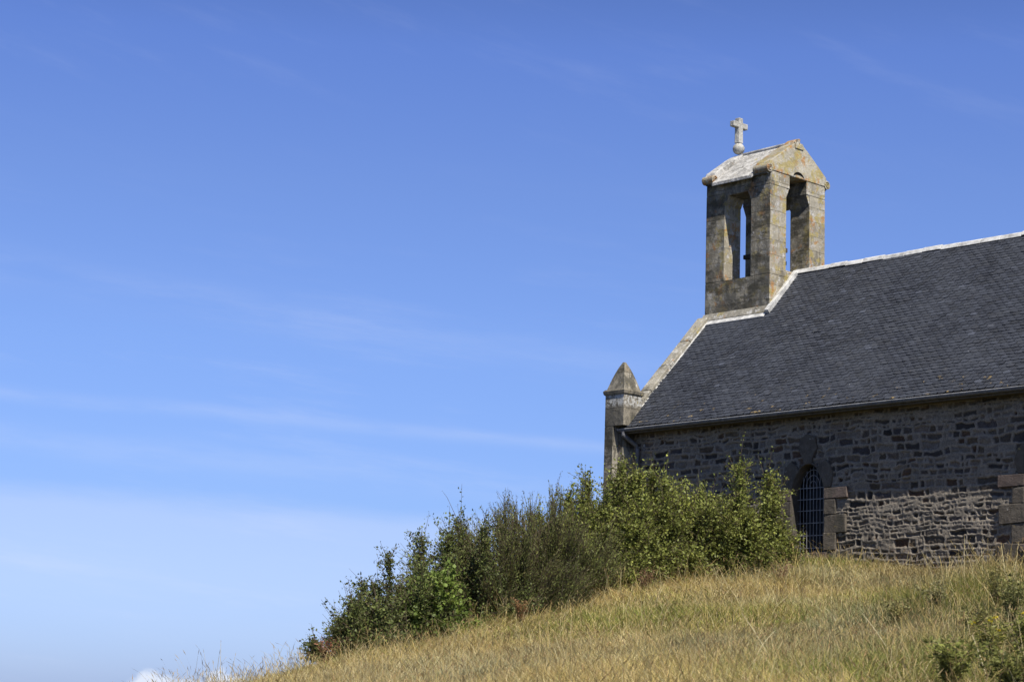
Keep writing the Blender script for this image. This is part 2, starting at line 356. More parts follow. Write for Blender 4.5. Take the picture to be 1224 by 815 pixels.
def ground(x, y):
    x = np.asarray(x, float); y = np.asarray(y, float); sh = x.shape; Q = np.stack([x.ravel(), y.ravel()], 1)
    d = np.linalg.norm(Q[:, None]-pts[None, :, :2], axis=2); z = (d*d*np.log(d+1e-9))@TW[:-3] + TW[-3] + Q@TW[-2:]
    r = np.linalg.norm(Q-HC, axis=1); far = -4.0 - 52*(1-np.exp(-(np.maximum(r-20, 0)/110)**1.5)) - 3.0
    k = np.clip((r-27)/18, 0, 1); k = k*k*(3-2*k)
    z = np.clip(z, -12, -2.2)
    z = z + 0.05*(fbm(Q[:, 0]*0.9, Q[:, 1]*0.9, 5)-0.5)*np.where(Q[:, 1] > -0.5, 0.2, 1)
    return (z*(1-k)+far*k).reshape(sh)
def gz(x, y): return float(ground(np.array([x]), np.array([y]))[0])
t = np.linspace(-1, 1, 321); ax = np.sinh(t*5.2)/math.sinh(5.2)
gx = HC[0] + ax*900; gy = HC[1] + ax*900
GX, GY = np.meshgrid(gx, gy); GZ = ground(GX.ravel(), GY.ravel()).reshape(GX.shape)
n = len(gx); idx = np.arange(n*n).reshape(n, n)
q = np.stack([idx[:-1, :-1], idx[:-1, 1:], idx[1:, 1:], idx[1:, :-1]], -1).reshape(-1, 4)
gobj = mesh_obj('ground', np.stack([GX, GY, GZ], -1).reshape(-1, 3), {'loops': q.ravel(), 'sizes': np.full(len(q), 4)}, M['turf'], smoothf=True, uv=False)
tag(gobj, 'dry grassy hillside rising to the chapel', 'hill', kind='structure')
b = MB(); k = 96; rr = 26000
b.add([(math.cos(2*PI*i/k)*rr, math.sin(2*PI*i/k)*rr, -56) for i in range(k)], [tuple(range(k))])
tag(b.build('sea', M['sea']), 'distant sea far below the hill', 'sea', kind='structure')

# ------------------------------------------------------------------ chapel
HB, RH = 3.2, 3.365          # half width to the eave, rise to the ridge
XE = 15.5                     # far end
BASE = -2.95
chapel = empty('stone_chapel', (0.0, 3.2, BASE), 'small rubble stone chapel with dark slate roof and lichened bell turret', 'chapel')

# --- rubble wall facing the field: recessed stones between proud ribbons of mortar
WIN = [4.32, 9.08]; HWID = 0.365; SPR = -1.52; APX = -0.94; SILL = -2.52
def win_half(z):             # half width of the pointed opening at height z
    tt = np.clip((z-SPR)/(APX-SPR), 0, 1); return np.where(z > APX, -1, np.where(z < SILL, -1, HWID*np.sqrt(np.clip(1-tt**1.6, 0, 1))))
step = 0.0125
wx = np.arange(-0.08, 10.6, step); wz = np.arange(-3.1, -0.02, step); WX, WZ = np.meshgrid(wx, wz)
ox = (fbm(WX*4.2, WZ*4.2, 21, 3)-0.5)*0.10 + (fbm(WX*11, WZ*11, 22, 2)-0.5)*0.035; oz = (fbm(WX*2.6, WZ*3.4, 31, 3)-0.5)*0.13 + (fbm(WX*11, WZ*11, 32, 2)-0.5)*0.028
QX, QZ = WX+ox, WZ+oz
rb = [-3.5]
while rb[-1] < 0.4: rb.append(rb[-1] + R.choice([0.065, 0.075, 0.09, 0.10, 0.115, 0.14]))
rb = np.array(rb); ri = np.clip(np.searchsorted(rb, QZ)-1, 0, len(rb)-2)
dist = np.minimum(QZ-rb[ri], rb[ri+1]-QZ); sid = np.zeros_like(ri)
dxm = np.zeros_like(QX)
for i in range(len(rb)-1):
    msk = ri == i
    if not msk.any(): continue
    hgt = rb[i+1]-rb[i]; cb = [-1.0+R.uniform(0, .3)]
    while cb[-1] < 11.5: cb.append(cb[-1] + hgt*R.choice([0.8, 1.1, 1.4, 1.8, 2.3, 2.9]))
    cb = np.array(cb); ci = np.clip(np.searchsorted(cb, QX[msk])-1, 0, len(cb)-2)
    dxm[msk] = np.minimum(QX[msk]-cb[ci], cb[ci+1]-QX[msk]); sid[msk] = i*1000+ci
rad = 0.028                  # rounded corners
d2 = np.where((dist < rad) & (dxm < rad), rad-np.hypot(rad-dist, rad-dxm), np.minimum(dist, dxm))
hs = (sid*2654435761 % 4294967296)/4294967296.0; hs2 = (sid*40503+77) % 65536/65536.0; hs3 = (sid*9176+5) % 32768/32768.0
mw = 0.003 + 0.022*fbm(WX*3.5, WZ*3.5, 41, 3) + 0.026*(fbm(WX*11, WZ*11, 42, 3)-0.5)
st_m = np.clip((d2-mw)/0.018, 0, 1); st_m = st_m*st_m*(3-2*st_m)
gone = hs3 < 0.10            # stones smeared over with mortar
st_m = np.where(gone, st_m*0.25, st_m)
relief = 0.016*fbm(WX*22, WZ*22, 51, 3) + 0.030*fbm(WX*6, WZ*9, 52, 3)
depth = st_m*((hs-0.42)*0.034) + st_m*np.clip(d2-mw, 0, 0.04)*(-0.35) + 0.010*(fbm(WX*8, WZ*12, 55, 3)-0.5) + relief*(0.9+0.9*st_m) - 0.006*(1-st_m)
WY = 0.30 + depth - 0.015
pal = np.array([(0.115, 0.11, 0.11), (0.15, 0.14, 0.13), (0.17, 0.145, 0.115), (0.13, 0.125, 0.135), (0.22, 0.20, 0.18), (0.165, 0.12, 0.095), (0.09, 0.088, 0.09), (0.19, 0.17, 0.155)])
sc_ = np.array((1.0, 0.90, 0.78))*0.58*pal[(hs2*len(pal)).astype(int) % len(pal)]*(0.6+0.9*hs3)[..., None]
blot = fbm(WX*18, WZ*18, 61, 3)[..., None]; sc_ = sc_*(0.7+0.6*blot)
mort = np.array((0.245, 0.212, 0.168))*(0.72+0.45*fbm(WX*9, WZ*9, 71, 4)[..., None])
near_m = (hs3 > 0.70)[..., None]; sc_ = np.where(near_m, sc_*0.45+mort*0.5, sc_)
colw = mort*(1-st_m[..., None]) + sc_*st_m[..., None]
brown = np.clip((WZ+0.42)/0.35, 0, 1)[..., None]*0.5*np.clip(fbm(WX*3, WZ*3, 81, 3)*2-0.5, 0, 1)[..., None]
colw = colw*(1-brown) + np.array((0.17, 0.13, 0.06))*brown
nr, nc = WX.shape; idx = np.arange(nr*nc).reshape(nr, nc)
q = np.stack([idx[:-1, :-1], idx[:-1, 1:], idx[1:, 1:], idx[1:, :-1]], -1).reshape(-1, 4)
cxm = (WX[:-1, :-1]+step/2).ravel(); czm = (WZ[:-1, :-1]+step/2).ravel(); keep = np.ones(len(q), bool)
for c in WIN: keep &= ~(np.abs(cxm-c) < win_half(czm)+0.012)
q = q[keep]
wall = mesh_obj('wall', np.stack([WX, WY, WZ], -1).reshape(-1, 3), {'loops': q.ravel(), 'sizes': np.full(len(q), 4)}, M['rubble'], chapel, smoothf=True, cols=colw.reshape(-1, 3), uv=False)
wall['label'] = 'dark rubble wall with pale mortar ribbons under the eave'
# rest of the shell: the same masonry, plainer
def shell(name, b):
    o = b.build(name, None, chapel); me = o.data; me.materials.append(M['shell']); return o
s_ = NT('plain_rubble', 0.95, 0.1); P_ = s_.coord('UV')
mp_ = s_.n('ShaderNodeMapping'); mp_.inputs['Scale'].default_value = (3.2, 7.0, 1); s_.l(P_, mp_.inputs[0])
v_ = s_.n('ShaderNodeTexVoronoi', feature='DISTANCE_TO_EDGE'); v_.inputs['Scale'].default_value = 1; s_.l(mp_.outputs[0], v_.inputs['Vector'])
k_ = s_.ramp(v_.outputs['Distance'], 0.06, 0.14)
M['shell'] = s_.done(s_.mix(k_, (0.33, 0.32, 0.30), (0.15, 0.14, 0.13)), s_.bump(k_, -0.8, 0.03))
b = MB(); b.box(10.62, XE, 0.30, 0.80, -3.1, -0.02); shell('wall', b)
b = MB(); b.box(0.0, XE, 5.6, 6.1, -3.1, -0.02); shell('wall', b)
gp = [(0.33, -3.1), (6.1, -3.1), (6.1, 0.1), (3.2, 3.2), (0.33, 0.1)]
b = MB(); b.prism(gp, 'x', -0.10, 0.32); o = shell('gable_wall', b)
b = MB(); b.prism(gp, 'x', XE-0.45, XE); shell('gable_wall', b)

# --- slate roof: every slate a tilted plate
ang = math.atan2(RH, HB); cs, sn = math.cos(ang), math.sin(ang); SL = math.hypot(HB, RH)
def slates(side, detail=True):
    ex, w = 0.088, 0.155
    V = []; Fs = []; Cc = []
    rows = int(SL/ex)+1; cols = int((XE-0.15)/w)+2
    for r in range(rows):
        for c in range(cols):
            x0 = 0.14 + (c-0.5*(r % 2))*w + 0.002; x1 = x0+w-0.004
            x0 = max(x0, 0.14); x1 = min(x1, XE)
            if x1-x0 < 0.02: continue
            s0 = r*ex - 0.03 + R.gauss(0, 0.003); s1 = s0 + ex*1.9
            if s1 > SL-0.01: s1 = SL-0.01
            sag = 0.012*math.sin(x0*0.9+1)*math.sin(s0*1.1) + 0.006*math.sin(x0*2.7+s0*2); t0 = 0.026 + sag + R.gauss(0, 0.0022); t1 = 0.010+sag; tw = R.gauss(0, 0.0018); ch = 0.022
            pr = [(x0, s1, t1), (x0, s0+ch, t0+tw), (x0+ch, s0, t0+tw), (x1-ch, s0, t0-tw), (x1, s0+ch, t0-tw), (x1, s1, t1)]
            bs = len(V)
            for dt in (0, -0.010):
                for (x, s, t_) in pr:
                    tt = t_+dt; yy = s*cs - tt*sn; zz = s*sn + tt*cs
                    V.append((x, yy if side > 0 else 6.4-yy, zz))
            Fs += [tuple(bs+i for i in (0, 1, 2, 3, 4, 5))] + [(bs+i, bs+6+i, bs+7+i, bs+1+i) for i in range(1, 4)]
            g = R.choice([0.8, 0.92, 1.0, 1.0, 1.08, 1.25]) * R.uniform(0.92, 1.08)
            if R.random() < 0.018: g *= 1.6
            col = (0.038*g, 0.042*g, 0.053*g)
            if R.random() < 0.2: col = (0.039*g, 0.042*g, 0.050*g)
            Cc += [col]*12
    return V, Fs, Cc
V, Fs, Cc = slates(1); V2, F2, C2 = slates(-1)
nb = len(V); V += V2; Fs += [tuple(nb+i for i in f)[::-1] for f in F2]; Cc += C2
# deck under the slates
dk = len(V)
for x in (0.1, XE):
    V += [(x, 0.0, -0.012), (x, 3.2, RH-0.02), (x, 6.4, -0.012), (x, 6.35, -0.09), (x, 3.2, RH-0.12), (x, 0.05, -0.09)]
Cc += [(0.06, 0.062, 0.065)]*12
Fs += [(dk+i, dk+6+i, dk+6+(i+1) % 6, dk+(i+1) % 6) for i in range(6)] + [(dk, dk+1, dk+4, dk+5), (dk+1, dk+2, dk+3, dk+4), (dk+6, dk+11, dk+10, dk+7), (dk+7, dk+10, dk+9, dk+8)]
roof = mesh_obj('roof', V, Fs, M['slate'], chapel, cols=np.array(Cc), uv=False)
roof['label'] = 'steep blue grey slate roof'
# ridge capping
b = MB(); x = 1.70
while x < XE:
    x2 = min(x+R.uniform(0.36, 0.5), XE); j = R.uniform(-.014, .014)
    b.prism([(3.2-0.105, RH-0.045+j), (3.2-0.07, RH+0.028+j), (3.2, RH+0.062+j), (3.2+0.07, RH+0.028+j), (3.2+0.105, RH-0.045+j)], 'x', x, x2-0.009); x = x2
b.build('ridge_capping', M['lead'], roof, 0.008)
# eave board and gutter
b = MB(); b.box(0.05, XE, 0.035, 0.32, -0.11, -0.075); b.box(0.05, XE, 0.02, 0.045, -0.13, -0.02); b.build('eave_board', M['soffit'], chapel)
b = MB(); prof = []
for i in range(9):
    a = PI + PI*i/8; prof.append((-0.028+0.044*math.cos(a), -0.045+0.055*math.sin(a)))
prof += [(-0.028+0.037*math.cos(a), -0.045+0.047*math.sin(a)) for a in [2*PI-PI*i/8 for i in range(9)]]
b.prism(prof, 'x', -0.06, XE-0.1); b.prism(prof[:9], 'x', -0.063, -0.058)
gut = b.build('gutter', M['zinc'], chapel)
b = MB(); b.tube([(-0.06, -0.070, -0.043), (XE-0.1, -0.070, -0.043)], 0.010, 6); b.build('gutter_lip', M['lip'], gut)
b = MB(); b.tube([(0.10, -0.055, -0.09), (0.10, -0.055, -0.15), (0.15, 0.06, -0.24), (0.20, 0.20, -0.33), (0.21, 0.235, -0.40), (0.21, 0.235, -2.9)], 0.042, 10)
for z in (-0.5, -1.5, -2.4): b.tube([(0.21, 0.235, z), (0.21, 0.235, z-0.03)], 0.052, 10)
b.build('downpipe', M['zinc'], chapel, smoothf=False)

# --- gable coping with kneelers
def slopept(y, up_): return (y - up_*sn, y*RH/HB + up_*cs)
def coping(y0, y1, x0=-0.12, x1=0.155, flip=False):
    bb = MB(); n = max(1, round((y1-y0)/0.62)); 
    for i in range(n):
        a = y0+(y1-y0)*i/n; c = y0+(y1-y0)*(i+1)/n - 0.008; j = R.uniform(-0.006, 0.006)
        p = [slopept(a, -0.05), slopept(a, 0.10+j), slopept(c, 0.10+j), slopept(c, -0.05)]
        if flip: p = [(6.4-yy, zz) for yy, zz in p]
        bb.prism(p, 'x', x0, x1)
    return bb
b = coping(0.16, HB-0.867); o = b.build('coping', M['coping'], chapel, 0.018)
b = coping(0.16, HB-0.867, flip=True); b.build('coping', M['coping'], chapel, 0.018)
# pale mortar fillet between coping and slates
b = MB(); b.prism([slopept(0.05, 0.0), slopept(0.05, 0.035), slopept(2.33, 0.035), slopept(2.33, 0.0)], 'x', 0.150, 0.185); b.build('flashing', M['lead'], chapel)

# --- corner pinnacle
PX0, PX1, PY0, PY1 = -0.31, 0.192, -0.15, 0.35
b = MB(); b.box(PX0, PX1, PY0, PY1, 0.02, 0.625)
b.box(PX0, -0.085, PY0, PY1, -3.2, 0.02); b.box(-0.085, 0.045, 0.0, PY1, -3.2, 0.02)
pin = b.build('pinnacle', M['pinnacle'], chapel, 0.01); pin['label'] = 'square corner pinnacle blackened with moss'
b = MB()
ccx, ccy = (PX0+PX1)/2, (PY0+PY1)/2
def ringstack(levels, cx, cy):
    bb = MB(); vs = []
    for hw, z in levels: vs += [(cx-hw, cy-hw, z), (cx+hw, cy-hw, z), (cx+hw, cy+hw, z), (cx-hw, cy+hw, z)]
    n = len(levels); fs = [(3, 2, 1, 0), tuple(4*(n-1)+i for i in range(4))]
    for i in range(n-1):
        for k in range(4): fs.append((4*i+k, 4*i+(k+1) % 4, 4*i+4+(k+1) % 4, 4*i+4+k))
    bb.add(vs, fs); return bb
ringstack([(0.252, 0.62), (0.275, 0.645), (0.285, 0.70), (0.255, 0.735)], ccx, ccy).build('cornice', M['pinnacle'], pin)
ringstack([(0.232, 0.733), (0.205, 0.82), (0.165, 0.95), (0.122, 1.07), (0.075, 1.185), (0.035, 1.262), (0.022, 1.29), (0.0, 1.295)], ccx, ccy).build('spirelet', M['pinnacle'], pin)
s_ = NT('white_lichen_crust', 0.95, 0.1); P_ = s_.coord(); f_ = s_.noise(P_, 14, 7, 0.7)
# --- bell turret
TX0, TX1, TY0, TY1 = 0.0, 1.688, HB-0.867, HB+0.867
ZT = 5.309; T = 0.50; ZS = 3.36; ZB = 1.0
b = MB()
zl = lambda y: max(y, 6.4-y)
SIY = 3.21                    # sill of the openings facing the field and the sea
SIX = 3.36
for (xa, xb) in ((TX0, TX0+T), (TX1-T, TX1)):
    for (ya, yb) in ((TY0, TY0+T), (TY1-T, TY1)):
        b.box(xa, xb, ya, yb, SIY, ZT-0.28)
b.box(TX0, TX1, TY0, TY1, 1.6, SIY)
b.box(TX0+T, TX1-T, TY0+0.004, TY0+T, ZT-0.34, ZT-0.002)      # lintels over the openings
b.box(TX0+T, TX1-T, TY1-T, TY1-0.004, ZT-0.34, ZT-0.002)
for (xa, xb) in ((TX0, TX0+T), (TX1-T, TX1)):
    b.box(xa, xb, TY0+.003, TY0+T+0.10, ZT-0.278, ZT); b.box(xa, xb, TY1-T-0.10, TY1-.003, ZT-0.278, ZT)
for (xa, xb) in ((TX0+0.01, TX0+T-.01), (TX1-T+.01, TX1-0.01)): b.box(xa, xb, TY0+T, TY1-T, SIY, SIX)
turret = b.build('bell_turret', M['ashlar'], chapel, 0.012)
turret['label'] = 'open square bell turret with orange and yellow lichen'
# shouldered corbels that narrow the head of each opening
sh = [(0, 0), (0.0, -0.20), (0.02, -0.17), (0.075, -0.05), (0.10, 0.0)]
for (xa, xb) in ((TX0+.012, TX0+T-.01), (TX1-T+.01, TX1-.012)):
    for yy, sg in ((TY0+T, 1), (TY1-T, -1)):
        b = MB(); b.prism([(yy+sg*(p-0.002), ZT-0.28+q_) for p, q_ in sh], 'x', xa, xb); b.build('corbel', M['ashlar'], turret, 0.006)
for (ya, yb) in ((TY0+.012, TY0+T-.01), (TY1-T+.01, TY1-.012)):
    for xx, sg in ((TX0+T, 1), (TX1-T, -1)):
        b = MB(); b.prism([(xx+sg*(p-0.002), ZT-0.338+q_) for p, q_ in sh], 'y', ya, yb); b.build('corbel', M['ashlar'], turret, 0.006)
# bell beams
b = MB(); b.box(TX0+0.30, TX1-0.30, 3.15, 3.25, 3.83, 3.92); b.box(0.80, 0.90, TY0+0.45, TY1-0.25, 3.74, 3.826); b.build('bell_beam', M['timber'], turret, 0.006)
b = MB(); b.box(0.97, 1.02, 2.60, 2.64, SIY, ZT-.28); b.build('bell_frame', M['timber'], turret)
# sloping sills
b = MB(); b.prism([(TY0-0.0, SIY-.01), (TY0+T, SIY-.01), (TY0+T, SIY+0.07), (TY0-0.0, SIY+0.004)], 'x', TX0+T+.003, TX1-T-.003); b.build('sill', M['ashlar'], turret)
# gables at both ends (stand above the little roof), with volutes and a finial
AP = ZT+0.808
def gable(xa, xb, name='turret_gable'):
    bb = MB(); y0, y1 = TY0-0.03, TY1+0.03
    poly = [(y0, ZT+.002), (y1, ZT+.002), (y1+0.03, ZT+0.10), (y1-0.02, ZT+0.20), (3.2+0.30, AP-0.20), (3.2+0.17, AP-0.12), (3.2, AP-0.03), (3.2-0.17, AP-0.12), (3.2-0.30, AP-0.20), (y0+0.02, ZT+0.20), (y0-0.03, ZT+0.10)]
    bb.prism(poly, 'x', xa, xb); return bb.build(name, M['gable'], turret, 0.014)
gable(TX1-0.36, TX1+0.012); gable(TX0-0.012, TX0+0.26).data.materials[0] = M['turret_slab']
def volute(x0, x1, side):
    bb = MB(); cy = (TY0-0.045) if side < 0 else (TY1+0.045); cz = ZT+0.045
    prof = [(cy+0.088*math.cos(a), cz+0.088*math.sin(a)) for a in [2*PI*i/18 for i in range(18)]]
    bb.prism(prof, 'x', x0, x1)
    # scroll raised on the end face
    pts_ = []
    for i in range(30):
        a = i/29*3.3*PI; rr_ = 0.076*(1-i/29*0.78); pts_.append((x1+0.004, cy + side*-1*rr_*math.cos(a), cz + rr_*math.sin(a)))
    bb.tube(pts_, 0.011, 5); return bb.build('volute', M['gable'], turret)
for s0 in (-1, 1):
    volute(TX1-0.36, TX1+0.02, s0); volute(TX0-0.02, TX0+0.26, s0)
# ribbed finial block on the near gable
b = MB(); x0 = TX1-0.30
b.box(x0, TX1+0.03, 3.2-0.13, 3.2+0.13, AP-0.20, AP-0.10)
for k in (-0.09, 0.0, 0.09): b.tube([(x0+0.27, 3.2+k, AP-0.14), (x0+0.30, 3.2+k, AP+0.015-abs(k)*0.9)], [0.045, 0.038], 8)
b.prism([(3.2-0.14, AP-0.12), (3.2+0.14, AP-0.12), (3.2+0.10, AP-0.04), (3.2, AP+0.03), (3.2-0.10, AP-0.04)], 'x', x0+0.02, x0+0.25)
b.build('finial', M['gable'], turret, 0.008)
# relieving arch over the opening: near-black inlay, slot shade put into its colour
b = MB(); xo = TX1+0.012
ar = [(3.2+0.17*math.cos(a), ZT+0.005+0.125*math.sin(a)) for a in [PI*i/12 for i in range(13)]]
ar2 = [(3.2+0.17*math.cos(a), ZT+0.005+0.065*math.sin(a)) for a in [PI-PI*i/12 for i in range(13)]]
b.prism(ar+ar2[1:-1], 'x', xo-0.05, xo+0.004); b.build('relieving_arch', flat_mat('painted_slot_shade', (0.012, 0.011, 0.010), 1, 0, 0.0), turret)
# small saddle roof in pale slabs
def saddle(off, over):
    y0, y1 = TY0-over, TY1+over; z0 = ZT+0.03-over*0.8
    return [(y0, z0+off), (3.2, AP-0.085+off), (y1, z0+off), (y1, z0+off-0.07), (3.2, AP-0.16+off), (y0, z0+off-0.07)]
b = MB(); pr = saddle(0.03, 0.15)
b.prism([pr[0], pr[1], pr[4], pr[5]], 'x', TX0+0.262, TX1-0.362); b.prism([pr[1], pr[2], pr[3], pr[4]], 'x', TX0+0.262, TX1-0.362)
tr_ = b.build('turret_roof', M['turret_slab'], turret, 0.012)
for ya, yb in ((TY0-0.075, TY0+0.1), (TY1-0.1, TY1+0.075)):
    b = MB(); b.box(TX0+0.03, TX1-0.04, ya, yb, ZT-0.07, ZT-0.004); b.build('cornice', M['ashlar'], turret, 0.012)
b = MB(); b.tube([(TX0+0.2, 3.2, AP-0.05), (TX1-0.30, 3.2, AP-0.04)], 0.04, 8); b.build('ridge_roll', M['turret_slab'], tr_)
# ball and cross on the far gable
b = MB(); cx0, cz0, rb_ = 0.10, AP+0.105, 0.125; lv = []
for i in range(13):
    a = -PI/2+PI*i/12; lv.append(((cx0, 3.2, cz0+rb_*math.sin(a)*0.98), max(0.012, rb_*math.cos(a))))
b.tube([p for p, _ in lv], [r_ for _, r_ in lv], 20); b.build('cross_ball', M['cross'], turret, smoothf=True)
b = MB(); zc = cz0+rb_-0.01
b.add(*((lambda w0, w1, z0_, z1_: ([(cx0-w0, 3.2-w0, z0_), (cx0+w0, 3.2-w0, z0_), (cx0+w0, 3.2+w0, z0_), (cx0-w0, 3.2+w0, z0_), (cx0-w1, 3.2-w1, z1_), (cx0+w1, 3.2-w1, z1_), (cx0+w1, 3.2+w1, z1_), (cx0-w1, 3.2+w1, z1_)],
      [(0,3,2,1),(4,5,6,7),(0,1,5,4),(1,2,6,5),(2,3,7,6),(3,0,4,7)]))(0.066, 0.060, zc, zc+0.545)))
b.box(cx0-0.055, cx0+0.055, 3.2-0.225, 3.2+0.225, zc+0.33, zc+0.45); b.build('cross', M['cross'], turret, 0.012)
# flashings where the turret meets the slates
b = MB()
zf = (TY0)*RH/HB
b.prism([(TY0+0.01, zf+0.12), (TY0-0.02, zf+0.115), (TY0-0.085, zf-0.03), (TY0-0.02, zf-0.03)], 'x', -0.02, TX1+0.03)
o = b.build('base_course', M['coping'], turret, 0.006)
b = MB(); b.prism([slopept(TY0-0.145, 0.012), slopept(TY0-0.145, 0.036), slopept(TY0-0.06, 0.036), slopept(TY0-0.06, 0.012)], 'x', 0.19, TX1-0.02)
b.prism([slopept(TY0-0.07, 0.0), slopept(TY0-0.07, 0.10), slopept(3.2-0.03, 0.10), slopept(3.2-0.03, 0.0)], 'x', TX1-0.02, TX1+0.075)
b.build('flashing', M['lead'], turret, 0.006)

# --- windows
def window(c, first):
    b = MB(); n = 20
    b.box(c-HWID-0.05, c+HWID+0.05, 0.50, 0.53, SILL-0.05, APX+0.05)
    w = b.build('window', M['glass'], chapel)
    # reveal and dressings
    b = MB()
    zs = [SILL]+[SPR+(APX-SPR)*i/12 for i in range(13)]
    rp = [(c+float(win_half(np.array(z)))+0.0, z) for z in zs[:-1]]+[(c, APX)]
    for sgn in (1, -1):
        for i in range(len(rp)-1):
            (xa, za), (xb, zb) = rp[i], rp[i+1]
            xa, xb = (xa, xb) if sgn > 0 else (2*c-xa, 2*c-xb); e = 0.05*sgn
            b.add([(xa, 0.275, za), (xb, 0.275, zb), (xb, 0.52, zb), (xa, 0.52, za), (xa+e, 0.275, za), (xb+e, 0.275, zb+0.03), (xb+e, 0.52, zb+0.03), (xa+e, 0.52, za)],
                  [(0,1,2,3), (0,4,5,1), (1,5,6,2), (3,2,6,7), (0,3,7,4), (4,7,6,5)])
    b.build('reveal', M['dressing'], w)
    b = MB()
    # jamb quoins
    hts = [(-2.78, -2.50, 0.50), (-2.49, -2.19, 0.27), (-2.18, -1.87, 0.50), (-1.86, -1.60, 0.26)]
    for z0, z1, wd in hts:
        for sgn in (-1, 1):
            xa, xb = c+sgn*(HWID+0.003), c+sgn*(HWID+wd*R.uniform(0.92, 1.05))
            b = MB(); b.rough_box(min(xa, xb), max(xa, xb), 0.255+R.uniform(-.012, .012), 0.40, z0, z1, 0.014); b.build('quoin', M['dressing'], w, 0.012)
    # haunches and keystone
    for sgn in (-1, 1):
        p = [(HWID+0.005, -1.39), (HWID+0.13, -1.385), (HWID+0.19, -1.16), (HWID+0.13, -0.99), (HWID+0.02, -0.90), (0.25, -0.98), (0.21, -1.08), (0.30, -1.22)]
        q_ = [(c+sgn*a, z) for a, z in p]
        b = MB(); b.prism(q_, 'y', 0.262, 0.40); b.build('arch_stone', M['dressing'], w, 0.007)
    b = MB(); b.prism([(c-0.075, APX-0.02), (c+0.075, APX-0.02), (c+0.10, -0.86), (c+0.21, -0.68), (c+0.15, -0.48), (c-0.02, -0.42), (c-0.17, -0.50), (c-0.20, -0.69), (c-0.10, -0.87)], 'y', 0.258, 0.40)
    b.build('keystone', M['dressing'], w, 0.007)
    for sgn in (-1, 1):
        xa, xb = c+sgn*(HWID+0.003), c+sgn*(HWID+0.50)
        b = MB(); b.rough_box(min(xa, xb), max(xa, xb), 0.25, 0.40, -1.59, -1.40, 0.006); b.build('springer', M['red_stone'], w, 0.012)
    b = MB(); b.rough_box(c-HWID-0.08, c+HWID+0.08, 0.20, 0.50, SILL-0.12, SILL, 0.006); b.build('sill', M['red_stone'], w, 0.01)
    b = MB(); y = 0.44
    for k in range(-4, 5):
        xx = c+k*0.074; zt_ = SPR
        for z in np.linspace(SPR, APX, 30):
            if abs(xx-c) < float(win_half(np.array(z)))-0.03: zt_ = z
        b.tube([(xx, y, SILL), (xx, y, zt_-0.02)], 0.0065, 5)
    for z in (-2.42, -2.2, -1.98, -1.76, -1.56, -1.36): 
        hw = float(win_half(np.array(z))); b.box(c-hw, c+hw, y-0.004, y+0.004, z-0.007, z+0.007)
    for rr_ in (0.075, 0.15, 0.222):
        b.tube([(c+rr_*math.cos(a), y-0.012, -1.36+0.02+(rr_*1.35)*math.sin(a)) for a in [PI*i/14 for i in range(15)]], 0.0065, 5)
    b.build('grille', M['iron'], w)
for i, c in enumerate(WIN): window(c, i == 0)

# ------------------------------------------------------------------ vegetation
def norm(v): return v/(np.linalg.norm(v, axis=-1, keepdims=True)+1e-9)
def leaf_mesh(P, Dn, size, cols, width=0.55, fold=0.25):
    """P centres, Dn leaf axis directions; each leaf is a folded diamond of two triangles"""
    n = len(P); rv = norm(rng.normal(size=(n, 3))); side = norm(np.cross(Dn, rv)); nr = np.cross(Dn, side)
    s = size[:, None]
    a = P - Dn*s*0.5; bq = P + Dn*s*0.5; c = P + side*s*width*0.5 + nr*s*fold*0.3; d = P - side*s*width*0.5 + nr*s*fold*0.3
    V = np.stack([a, c, bq, d], 1).reshape(-1, 3); i0 = np.arange(n)*4
    L = np.stack([i0, i0+1, i0+2, i0, i0+2, i0+3], 1).ravel()
    return V, L, np.full(n*2, 3), np.repeat(cols, 4, axis=0)
def tubes(segs, name, mat, parent):
    """segs: list of (p0,p1,r0,r1) three sided sticks as one mesh"""
    A = np.array([s[0] for s in segs]); B = np.array([s[1] for s in segs]); ra = np.array([s[2] for s in segs])[:, None]; rb2 = np.array([s[3] for s in segs])[:, None]
    t_ = norm(B-A); u_ = norm(np.cross(t_, np.array([0.3, 0.2, 0.93]))); w_ = np.cross(t_, u_)
    ring = []
    for C_, r_ in ((A, ra), (B, rb2)):
        for k in range(3):
            an = 2*PI*k/3; ring.append(C_+(u_*math.cos(an)+w_*math.sin(an))*r_)
    V = np.stack(ring, 1).reshape(-1, 3); i0 = np.arange(len(segs))[:, None]*6
    q = np.concatenate([i0+np.array([[0, 1, 4, 3]]), i0+np.array([[1, 2, 5, 4]]), i0+np.array([[2, 0, 3, 5]])], 1)
    return mesh_obj(name, V, {'loops': q.ravel(), 'sizes': np.full(len(segs)*3, 4)}, mat, parent, uv=False)

